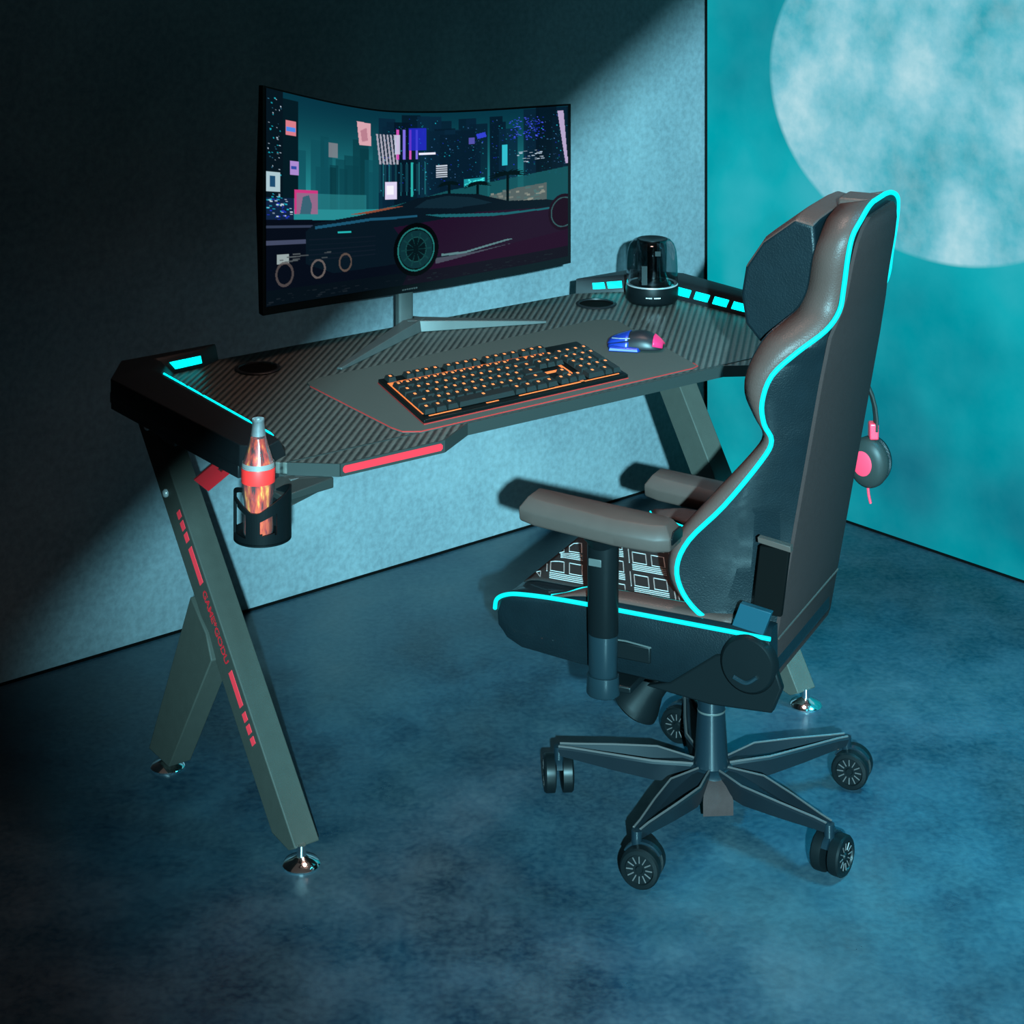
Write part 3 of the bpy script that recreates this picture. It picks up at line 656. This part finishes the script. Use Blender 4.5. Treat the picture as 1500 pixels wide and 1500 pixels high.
MB().lathe([(.064,.049),(.0655,.060),(.0645,.105),(.062,.130),(.056,.148),(.047,.158),(.040,.161),(.038,.158),(.0375,.13),(.036,.070),(.036,.055)], caps=(False, False)).build('clear_dome', M_smoke, sp_, smooth=60)
MB().lathe([(.038,.157),(.036,.162),(.030,.161),(.001,.158)]).build('dome_cap', M_blackpl, sp_, smooth=60)
MB().lathe([(.012,.058),(.012,.150),(.036,.158)], caps=(True, False)).build('inner_column', M_dark, sp_, smooth=60)
for (x, z0, z1) in ((-.022,.052,.10),(.012,.125,.137)): MB().box(x-.007, x+.007, -.040, -.038, z0, z1).build('inner_panel', M_grey, sp_)
mb = MB()
for k, w in enumerate((.004,.003,.004,.003,.0,.005,.004,.004,.005)):
    if w: a = radians(-90-16+k*3.6); mb.box(.0676*cos(a)-w/3, .0676*cos(a)+w/3, .0676*sin(a)-.0006, .0676*sin(a)+.0006, .024, .0262)
mb.build('speaker_lettering', M_silver, sp_)

# ------------------------------------------------------------------ bottle
RM = Matrix.Rotation(DR, 3, 'Z')
bo = empty('soda_bottle', DO+RM @ Vector((cc.x, cc.y, 0))+Vector((-.008,0,.6575)), 0, 'open glass cola bottle with red label standing in the cup holder', 'bottle')
prof = [(.024,0),(.0275,.004),(.0285,.02),(.0265,.045),(.0275,.062),(.0300,.080),(.0308,.100),(.0308,.126),(.0298,.134),(.0262,.146),(.0200,.165),(.0155,.181),(.0132,.196),(.0117,.210),(.0122,.213),(.0122,.217)]
def flute(a, z):
    if .01 < z < .095 or .135 < z < .172: return 1-.035*abs(sin(a*5))
    return 1
M_cola = mat('cola_liquid', (.35,.03,.008), .18, trans=.08, coat=1)
t = NT(M_cola); tc = t.n('ShaderNodeTexCoord'); mp = t.n('ShaderNodeMapping'); mp.inputs['Scale'].default_value = (1,1,.25); t.l(tc.outputs['Object'], mp.inputs['Vector'])
nz_ = t.noise(mp.outputs[0], 90, 3, .6); t.l(t.ramp(nz_, [(.36,(.04,.001,.001)),(.47,(.40,.010,.004)),(.58,(.60,.05,.006)),(.72,(.95,.30,.04))]), t.b.inputs['Base Color'])
M_glass = bpy.data.materials.new('clear_bottle_glass'); M_glass.use_nodes = True; nt = M_glass.node_tree
for n_ in list(nt.nodes): nt.nodes.remove(n_)
out = nt.nodes.new('ShaderNodeOutputMaterial'); tp = nt.nodes.new('ShaderNodeBsdfTransparent'); gl = nt.nodes.new('ShaderNodeBsdfGlossy'); df = nt.nodes.new('ShaderNodeBsdfDiffuse'); mx = nt.nodes.new('ShaderNodeMixShader'); mx2 = nt.nodes.new('ShaderNodeMixShader'); fz = nt.nodes.new('ShaderNodeLayerWeight')
fz.inputs[0].default_value = .35; gl.inputs['Roughness'].default_value = .1; df.inputs[0].default_value = (.75,.78,.8,1)
nt.links.new(fz.outputs['Facing'], mx.inputs[0]); nt.links.new(tp.outputs[0], mx.inputs[1]); nt.links.new(gl.outputs[0], mx.inputs[2])
mx2.inputs[0].default_value = .03; nt.links.new(mx.outputs[0], mx2.inputs[1]); nt.links.new(df.outputs[0], mx2.inputs[2]); nt.links.new(mx2.outputs[0], out.inputs[0])
def refine(prof, k=4):
    P = smoothpath([(r, z, 0) for r, z in prof], k); return [(p.x, p.y) for p in P]
pr = refine(prof, 3)
MB().lathe(pr, rf=flute, seg=60, caps=(True, False)).build('bottle_glass', M_glass, bo, smooth=60)
pl_ = [(max(r-.0012, .001), z+.001) for r, z in pr if z < .181]
MB().lathe(pl_, rf=flute, seg=60).build('cola', M_cola, bo, smooth=60)
nk = [(r-.0012, z) for r, z in pr if z > .181]
M_frost = mat('frosted_neck_glass', (.30,.30,.31), .35, trans=.5, noise=.3, nscale=150)
MB().lathe(nk, seg=40, caps=(False, False)).build('empty_neck', M_frost, bo, smooth=60)
MB().lathe([(.0313,.100),(.0315,.101),(.0315,.126),(.0313,.127)], caps=(False, False)).build('label', M_label, bo, smooth=60)
MB().lathe([(.0309,.1275),(.0299,.137)], caps=(False, False)).build('label_band', M_label2, bo, smooth=60)
# ------------------------------------------------------------------ headset
hs = empty('gaming_headset', DO+RM @ Vector((1.60,.10,0))+Vector((.045,0,.434)), radians(0), 'black and red headset hanging from the desk end behind the chair', 'headset'); hs.scale = (1.08, 1.08, 1.3)
hs_pts = []
for k in range(17):
    a = radians(-8+k*(196)/16); hs_pts.append((-.062+.078*cos(a), 0, .075+.105*max(sin(a), -.2)))
MB().tube(hs_pts, .012, seg=10, sq=(.45, 1.5)).build('headband', M_edge, hs, smooth=60)
for sx in (-1, 1):
    cx_ = -.062+sx*.060
    MB().box(cx_+sx*.012-.010, cx_+sx*.012+.010, -.014, .014, .045, .075).build('slider', M_redcup, hs, bevel=.003)
    axd = Vector((-sx*.55, -.83, 0)) if sx > 0 else Vector((.55,-.83,0))
    cpt = Vector((cx_, 0, .0))
    MB().lathe([(.030,-.024),(.043,-.018),(.047,-.006),(.046,.004),(.040,.012),(.026,.018)], cpt, axd, seg=36).build('ear_cup', M_edge, hs, smooth=50)
    ad = axd.normalized()
    MB().lathe([(.021,.0),(.023,.003),(.016,.005),(.001,.0055)], cpt+ad*.0150+Vector((-.006,0,.002)), axd, seg=30).build('cup_badge', M_redcup, hs, smooth=50)
    MB().lathe([(.032,0),(.044,.004),(.045,.012),(.036,.016),(.028,.010)], cpt-ad*.036, axd, seg=36).build('ear_cushion', M_leather, hs, smooth=50)
MB().tube(smoothpath([(-.002,0,-.044),(.0,0,-.06),(.004,0,-.075)], 4), .003, seg=6).build('cable_plug', M_redcup, hs)

# ------------------------------------------------------------------ gaming chair (local x forward, y to its left = toward the viewer)
chair = empty('gaming_chair', (.40, 4.11, 0), radians(154.3), 'black racing-style swivel chair with glowing cyan piping and patterned seat', 'chair')
def AR(z): return -.205-.18*(z-.45)
P = [(-.343,.035,1.262),(-.345,.080,1.258),(-.344,.125,1.243),(-.337,.158,1.218),(-.331,.168,1.180),(-.322,.165,1.12),(-.315,.170,1.078),(-.296,.195,1.045),(-.252,.230,1.008),(-.210,.250,.965),(-.192,.252,.914),(-.193,.244,.872),(-.205,.236,.840),(-.186,.240,.801),(-.118,.255,.712),(-.053,.266,.642),(-.030,.270,.588),(-.042,.268,.540),(-.077,.258,.500),(-.125,.242,.478)]
Rr = [(-.275,.035,1.248),(-.275,.078,1.243),(-.274,.115,1.235),(-.268,.145,1.205),(-.258,.155,1.170),(-.247,.153,1.11),(-.230,.158,1.073),(-.208,.180,1.050),(-.180,.214,1.020),(-.157,.233,.967),(-.153,.236,.924),(-.170,.228,.880),(-.184,.220,.845),(-.160,.225,.806),(-.088,.242,.722),(-.024,.252,.644),(-.008,.256,.588),(-.020,.254,.545),(-.055,.244,.508),(-.105,.228,.482)]
Ps = smoothpath(P, 4); Rs = smoothpath(Rr, 4)
rings = []
for p, r in zip(Ps, Rs):
    w = p.y; zr = p.z; ar = AR(zr)+(.009 if zr < 1.04 else max(.004, .009-.005*(zr-1.04)/.05)); wr = min(.195, w-.012); wr = max(wr, w*.6)
    afc = min(AR(r.z)+.075, r.x-.0)  # front centre
    afc = AR(r.z)+.07
    half = [(ar, 0, zr), (ar, wr*.6, zr), (ar+.001, wr, zr)]
    # wing back: slightly bulged
    m1 = Vector((ar, wr, zr)).lerp(p, .5); m1.x -= .006 if p.x > ar+.03 else 0; half += [tuple(m1), tuple(p)]
    q = p.lerp(r, .5); q.y += .004; half += [tuple(p.lerp(r, .15)+Vector((0,.003,0))), tuple(q), tuple(p.lerp(r, .85)+Vector((0,.002,0))), tuple(r)]
    half += [tuple(r+Vector((-.002,-.012,0))), (min(afc+.01, r.x), r.y*.62, r.z), (afc, 0, r.z)]
    far = [(x, -y, z) for x, y, z in half[1:-1]][::-1]
    rings.append([Vector(v) for v in half+far])
# two materials: rim sides/front stay leather, one mesh
MB().rings(rings).build('backrest', M_leather, chair, smooth=35)
# padded rim panels (grey-brown leather strip along each edge)
for sgn in (1, -1):
    mb = MB(); vs = []; n0 = 0
    cnt = len(Ps)
    for p, r in zip(Ps, Rs):
        for tt, off in ((.06,.0035),(.5,.006),(.94,.0035)):
            q = p.lerp(r, tt); vs.append((q.x, sgn*(q.y+off), q.z+ (.002 if p.z > 1.2 else 0)))
    fs = [(i*3+k, i*3+k+1, (i+1)*3+k+1, (i+1)*3+k) for i in range(cnt-1) for k in range(2)]
    o = mb.add(vs, fs).build('bolster_rim', M_rim, chair, smooth=60)
    s_ = o.modifiers.new('thick', 'SOLIDIFY'); s_.thickness = .003; s_.offset = 0
    MB().tube([(p.x-.001, sgn*(p.y+.002), p.z) for p in Ps], .0048, seg=10).build('light_piping', M_cyan, chair, smooth=60)
MB().box(-.340, -.272, -.038, .038, 1.225, 1.263).build('head_rim', M_rim, chair, bevel=.006)
MB().tube([(-.346,-.04,1.263),(-.346,.04,1.263)], .0048, seg=10).build('light_piping', M_cyan, chair, smooth=60)
# back shell
mb = MB(); rr = []
for z, hw in ((.362,.185),(.372,.196),(.5,.196),(.8,.196),(.95,.196),(1.03,.188),(1.07,.160),(1.10,.148),(1.16,.146),(1.20,.136),(1.225,.115),(1.24,.085)):
    a = AR(z)+(.020 if z < 1.05 else max(.014, .020-(z-1.05)*.2)); rr.append([(a-.0175, -hw+.003, z), (a-.0175, hw-.003, z), (a-.0165, hw, z), (a-.010, hw, z), (a-.010, -hw, z), (a-.0165, -hw, z)])
shell = mb.rings(rr).build('back_shell', M_shell, chair, smooth=25)
MB().tube([(AR(.455)+.0018, .192, .455), (AR(.455)+.0018, -.192, .455)], .0022, seg=6).build('shell_seam', M_armpad, shell)
MB().box(-.195, -.150, -.175, .19, .375, .46).build('back_lower_pad', M_leather, chair, bevel=.012, seg=3)
# headrest pillow
mb = MB(); rr = []
for y in (-.150,-.145,-.12,-.06,0,.06,.12,.145,.150):
    k = 1-.10*(abs(y)/.15)**6
    c_ = [(-.255,1.00),(-.150,.985),(-.118,1.02),(-.108,1.08),(-.118,1.14),(-.155,1.195),(-.225,1.248),(-.266,1.24),(-.275,1.12)]
    cx_, cz_ = -.195, 1.11
    rr.append([(cx_+(a-cx_)*k, y, cz_+(z-cz_)*k) for a, z in c_])
hp = MB().rings(rr).build('head_pillow', M_leather, chair, bevel=.012, seg=4); hp.data.materials.append(M_rim)
for p in hp.data.polygons:
    if p.normal.z > .45: p.material_index = 1
# seat cushion
def zt(a, w):
    b = 0
    aw = abs(w)
    bol = max(0, min(1, (aw-.155)/.05))*max(0, 1-max(0, (aw-.235)/.05)**2)
    fa = max(0, min(1, (.235-a)/.08)); fa = fa*fa*(3-2*fa)
    z = .472+.022*bol*fa+.014*max(0, (aw-.2)/.07)
    if a > .30: z -= .9*(a-.30)**2*8
    return z
prof_a = [-.215,-.15,-.08,0,.06,.12,.17,.20,.235,.27,.30,.325,.343]
rr = []
def seat_a(a, w): return a if w > .215 else max(a, -.15)
for w in (-.275,-.272,-.262,-.25,-.23,-.21,-.19,-.17,-.155,-.1,-.05,0,.05,.1,.155,.17,.19,.21,.23,.25,.262,.272,.275):
    e = max(0, (abs(w)-.255)/.02); ins = .010*e*e
    topp = [(seat_a(a, w)-(ins if a > .3 else 0), w, zt(a, w)-ins*.9) for a in prof_a]
    fr2 = [(.351-ins, w, .44), (.349-ins, w, .415), (.330-ins, w, .388+ins), (.295, w, .374+ins), (.17, w, .364+ins), (0, w, .360+ins), (-.12, w, .360+ins), (seat_a(-.215, w), w, .365+ins)]
    rr.append([Vector(v) for v in topp+fr2])
seat = MB().rings(rr).build('seat', M_leather, chair, smooth=60)
# fabric inlay and stitching
mb = MB(); vs = []; na, nw = 30, 16
for i in range(na+1):
    a = -.14+(.335+.14)*i/na
    for j in range(nw+1):
        w = -.165+.345*j/nw; w = min(w, .172); vs.append((a, w, zt(a, w)+.0022))
fs = [(i*(nw+1)+j, i*(nw+1)+j+1, (i+1)*(nw+1)+j+1, (i+1)*(nw+1)+j) for i in range(na) for j in range(nw)]
fab = mb.add(vs, fs).build('seat_fabric', M_seatfab, seat, smooth=60)
s_ = fab.modifiers.new('thick', 'SOLIDIFY'); s_.thickness = .002; s_.offset = 0
mb = MB()
def stitch(pts):
    out = []
    for (p, q) in pts:
        a = p-.45*q; out.append((a, q))
    fin = []
    for i in range(len(out)-1):
        for k in range(3): fin.append((out[i][0]+(out[i+1][0]-out[i][0])*k/3, out[i][1]+(out[i+1][1]-out[i][1])*k/3))
    fin.append(out[-1])
    fin = [(a, w) for a, w in fin if -.135 < a < .331 and abs(w) < .166]
    if len(fin) > 1: mb.tube([(a, w, zt(a, w)+.0036) for a, w in fin], .0011, seg=5)
cellp, cellq = .092, .112
for ci in range(-4, 6):
    for cj in range(-2, 3):
        p0 = ci*cellp; q0 = cj*cellq+(.055 if ci % 2 else 0)
        for (x0, x1) in ((.008,.036),(.048,.078)):
            stitch([(p0+x0,q0+.012),(p0+x1,q0+.012),(p0+x1,q0+.064),(p0+x0,q0+.064),(p0+x0,q0+.012)])
        for k in range(4): stitch([(p0+.006,q0+.074+k*.0085),(p0+cellp-.012,q0+.074+k*.0085)])
        stitch([(p0+.086,q0+.0),(p0+.086,q0+.068)])
mb.build('white_stitching', M_white, seat)
# piping
edge = [(-.216,.275,.486),(.0,.2755,.487),(.20,.2755,.487),(.290,.2755,.483),(.325,.274,.476),(.347,.27,.462),(.355,.262,.44)]
for sgn in (1,-1):
    MB().tube(smoothpath([(a, sgn*w, z+.001) for a, w, z in edge], 5), .0042, seg=10).build('light_piping', M_cyan, seat, smooth=60) if sgn > 0 else None
    arc = [(a, sgn*w) for a, w in ((-.17,.185),(-.08,.178),(.03,.180),(.12,.190),(.18,.208),(.215,.232),(.235,.258))]
    MB().tube(smoothpath([(a, w, zt(a, w)+.002) for a, w in arc], 5), .0021, seg=8).build('bolster_piping', M_cyan, seat, smooth=60)
    # padded bolster top
    vs = []; n1, n2_ = 16, 5
    for i in range(n1+1):
        a = -.14+(.37)*i/n1
        wi = float(np.interp(a, [-.19,-.08,.03,.12,.18,.215,.235], [.186,.178,.180,.190,.208,.232,.258]))
        for j in range(n2_+1):
            w = wi+.004+(.268-wi-.004)*j/n2_; w = max(w, wi); vs.append((a, sgn*w, zt(a, w)+.0022))
    fs = [(i*(n2_+1)+j, i*(n2_+1)+j+1, (i+1)*(n2_+1)+j+1, (i+1)*(n2_+1)+j) for i in range(n1) for j in range(n2_)]
    o = MB().add(vs, fs).build('bolster_pad', M_rim, seat, smooth=60); s_ = o.modifiers.new('thick', 'SOLIDIFY'); s_.thickness = .002; s_.offset = 0
# armrests
for sgn in (1, -1):
    ar = empty('armrest'); ar.parent = chair; ar.location = (0, 0, 0 if sgn > 0 else -.15); yc = sgn*.318
    pad = [(.225,-.047),(.258,-.040),(.258,.040),(.225,.047),(.06,.047),(-.022,.047),(-.048,.030),(-.048,-.030),(-.022,-.047),(.06,-.047)]
    r_ = []
    for z, k, dz_ in ((.646,.90,0),(.650,.97,0),(.668,1.0,0),(.673,.985,0),(.6905,.66,0),(.692,.60,0)):
        r_.append([(.105+(a-.105)*(1-(1-k)*.25), yc+y*k, z+.016*max(0, (a-.12)/.14)*1.0-.004) for a, y in pad])
    MB().rings(r_).build('arm_pad', M_armpad, ar, bevel=.003, seg=2)
    MB().prism([(-.0475,yc-.026,.655),(-.0475,yc+.026,.655),(-.0475,yc+.029,.667),(-.0475,yc+.018,.678),(-.0475,yc-.018,.678),(-.0475,yc-.029,.667)], (-.003,0,0)).build('pad_end_cap', M_blackpl, ar, bevel=.001)
    MB().lathe([(.026,.0),(.034,.012),(.042,.022)], (.100, yc, .622), seg=24).build('pad_mount', M_blackpl, ar, smooth=40)
    def post(z0, z1, r0, r1, name, m):
        ring = lambda z, r: [(.100+r*1.05*cos(2*pi*k/24)*(1 if abs(cos(2*pi*k/24)) < .8 else .97), yc+r*.85*sin(2*pi*k/24), z) for k in range(24)]
        return MB().rings([ring(z0, r0*.9), ring(z0+.004, r0), ring(z1, r1)]).build(name, m, ar, smooth=40)
    M_post = MATS.get('arm_post_steel') or mat('arm_post_steel', (.004,.009,.012), .38, spec=.18, coat=.2)
    post(.455,.634,.0290,.0305,'upper_post', M_blackpl); post(.378,.457,.0275,.0285,'post_sleeve', M_post); post(.342,.380,.032,.0305,'post_foot', M_post)
    MB().box(.092,.118, yc+sgn*.0265, yc+sgn*.0285, .592,.606).build('height_button', M_grey, ar, bevel=.001)
    MB().box(.05,.135, yc-sgn*.20, yc-sgn*.015, .345,.358).build('arm_bracket', M_blackpl, ar, bevel=.003)
# recliner hardware
for sgn in (1, -1):
    rc = empty('recliner'); rc.parent = chair
    if sgn < 0: rc.location = (.085, .11, 0)
    MB().lathe([(.010,0),(.052,.0),(.056,.006),(.054,.020),(.048,.026),(.012,.027)], (-.175, sgn*.262, .435), (0, sgn, 0), seg=40).build('hinge_cover', M_blackpl, rc, smooth=40)
    y0, y1 = sorted((sgn*.262, sgn*.274))
    MB().prism([(-.252,y0,.655),(-.195,y0,.655),(-.180,y0,.53),(-.236,y0,.53)], (0,y1-y0,0)).build('belt_slot', M_dark, rc, bevel=.002)
    MB().prism([(-.256,y0,.653),(-.193,y0,.662),(-.192,y0,.672),(-.255,y0,.664)], (0,y1-y0+.004*1,0)).build('slot_trim', M_armpad, rc, bevel=.001)
    y2, y3 = sorted((sgn*.285, sgn*.300))
    MB().prism([(-.226,y2,.545),(-.166,y2,.553),(-.150,y2,.510),(-.210,y2,.502)], (0,y3-y2,0)).build('hinge_plate', mat('teal_grey_plate', (.004,.025,.036), .5, spec=.1) if 'teal_grey_plate' not in MATS else MATS['teal_grey_plate'], rc, bevel=.001)
    MB().prism([(-.215,sgn*.262,.47),(-.11,sgn*.262,.44),(-.02,sgn*.262,.372),(.03,sgn*.262,.356),(-.10,sgn*.262,.345),(-.22,sgn*.262,.352),(-.24,sgn*.262,.40)], (0,sgn*.018,0)).build('hinge_arm', M_blackpl, rc, bevel=.004)
    MB().tube(smoothpath([(-.195,sgn*.291,.418),(-.175,sgn*.292,.405),(-.150,sgn*.291,.412)], 5), .004, seg=6).build('recline_grip', M_post, rc, smooth=50)
# adjustment pull loop on seat side
MB().box(.02,.095,.272,.279,.398,.430).build('side_pocket', M_blackpl, chair, bevel=.003)
MB().tube([(.098,.278,.432),(.07,.2795,.434),(.018,.279,.430)], .0016, seg=6).build('pocket_trim', M_grey, chair)
# mechanism
MB().prism([(.11,-.15,.362),(-.15,-.15,.362),(-.15,-.15,.335),(-.13,-.15,.315),(.02,-.15,.330),(.11,-.15,.345)], (0,.35,0)).build('seat_frame', M_blackpl, chair, bevel=.005)
MB().box(-.09,.12,-.07,.07,.262,.34).build('tilt_mechanism', M_blackpl, chair, bevel=.008)
kn = MB().lathe([(.030,0),(.034,.01),(.036,.05),(.050,.085),(.052,.098),(.044,.104)], (.085,.055,.295), (.55,.10,-.80), seg=32); kn.build('tension_knob', M_blackpl, chair, smooth=40)
M_col = mat('satin_black_column', (.003, .007, .010), .36, spec=.2, coat=.2)
MB().lathe([(.026,.17),(.026,.262)], seg=32).build('gas_cylinder', M_chrome, chair, smooth=40)
col = MB().lathe([(.036,.088),(.0345,.095),(.0275,.205),(.0270,.238),(.024,.240)], seg=40).build('column_cover', M_col, chair, smooth=40)
MB().lathe([(.0282,.204),(.0286,.206),(.0280,.208)], seg=40, caps=(False, False)).build('column_ring', M_grey, col, smooth=40)
# star base
base = empty('star_base'); base.parent = chair
MB().lathe([(.030,.060),(.055,.050),(.062,.060),(.050,.085),(.040,.096),(.030,.098)], seg=40).build('hub', M_col, base, smooth=50)
crot = chair.rotation_euler.z
M_base = mat('dark_base_metal', (.004, .006, .008), .40, spec=.18, coat=.1)
M_brim = mat('worn_edge_metal', (.045,.038,.038), .45, spec=.2)
yaw_axle = {0: radians(-36), 1: radians(-112), 2: radians(60), 3: radians(4), 4: radians(-108)}
for k in range(5):
    wa = radians(-50.3+5.0+72*k-5.0) ; wa = radians((-50.5, 22, 94, 166.5, 238)[k]); la = wa-crot
    d = Vector((cos(la), sin(la), 0)); n_ = Vector((-d.y, d.x, 0)); Z_ = Vector((0,0,1))
    def q(r, w, z): return d*r+n_*w+Z_*z
    st = [(.035,.016,.098,.064),(.060,.022,.100,.060),(.115,.036,.104,.064),(.20,.026,.103,.071),(.285,.013,.101,.079),(.312,.011,.100,.082)]
    # hollow channel leg: outer ring with sunken groove
    rr = []
    for (r, w, zt_, zb_) in st:
        g = max(w-.007, .0015); dep = .020 if .07 < r < .27 else .004
        rr.append([q(r,-w*.75,zb_), q(r,-w,zt_-.004), q(r,-w+.003,zt_), q(r,-g,zt_), q(r,-g*.85,zt_-dep), q(r,g*.85,zt_-dep), q(r,g,zt_), q(r,w-.003,zt_), q(r,w,zt_-.004), q(r,w*.75,zb_)])
    leg = MB().rings(rr).build('base_leg', M_base, base, smooth=30)
    for sg in (1,-1):
        MB().tube([q(r, sg*(w-.004), zt_+.0008) for (r, w, zt_, zb_) in st], .0022, seg=6).build('leg_rib', M_brim, leg, smooth=50)
    # web between legs near the hub
    n2v = Vector((cos(la+radians(36)), sin(la+radians(36)), 0)); t2v = Vector((-n2v.y, n2v.x, 0))
    MB().rings([[n2v*r+t2v*w+Z_*(z), n2v*r-t2v*w+Z_*(z), n2v*r-t2v*w+Z_*(z-.03), n2v*r+t2v*w+Z_*(z-.03)] for r, w, z in ((.035,.018,.092),(.06,.024,.080),(.082,.030,.062))]).build('hub_web', M_shell, base, smooth=60)
    # caster
    cas = empty('caster'); cas.parent = chair; cas.location = d*.313
    ax = Vector((cos(yaw_axle[k]-crot), sin(yaw_axle[k]-crot), 0)); fw_ = Vector((-ax.y, ax.x, 0))
    MB().lathe([(.010,.060),(.010,.098)], (0,0,0), seg=20).build('stem', M_col, cas, smooth=40)
    wc = fw_*.012+Vector((0,0,.0385))
    for sg in (1,-1):
        s0 = wc+ax*(sg*.006)
        whl = MB().lathe([(.030,0),(.0375,.002),(.038,.006),(.038,.020),(.035,.0235),(.028,.0245),(.026,.021),(.008,.021),(.006,.024),(.002,.024)], s0, ax*sg, seg=36).build('wheel', M_blackpl, cas, smooth=35)
        mb = MB()
        for s_i in range(12):
            an = 2*pi*s_i/12; rdv = fw_*cos(an)+Z_*sin(an); mb.tube([s0+ax*sg*.0222+rdv*.012, s0+ax*sg*.0232+rdv*.025], .0012, seg=5)
        mb.build('wheel_spokes', M_brim, whl)
    MB().rings([[wc+ax*w+fw_*(.0+.030*cos(a))+Z_*(.030*sin(a)) for w in (-.006,.006)]+[wc+ax*w+fw_*(.041*cos(a))+Z_*(.041*sin(a)) for w in (.006,-.006)] for a in [radians(30+10*i) for i in range(13)]]).build('caster_hood', M_col, cas, smooth=40)
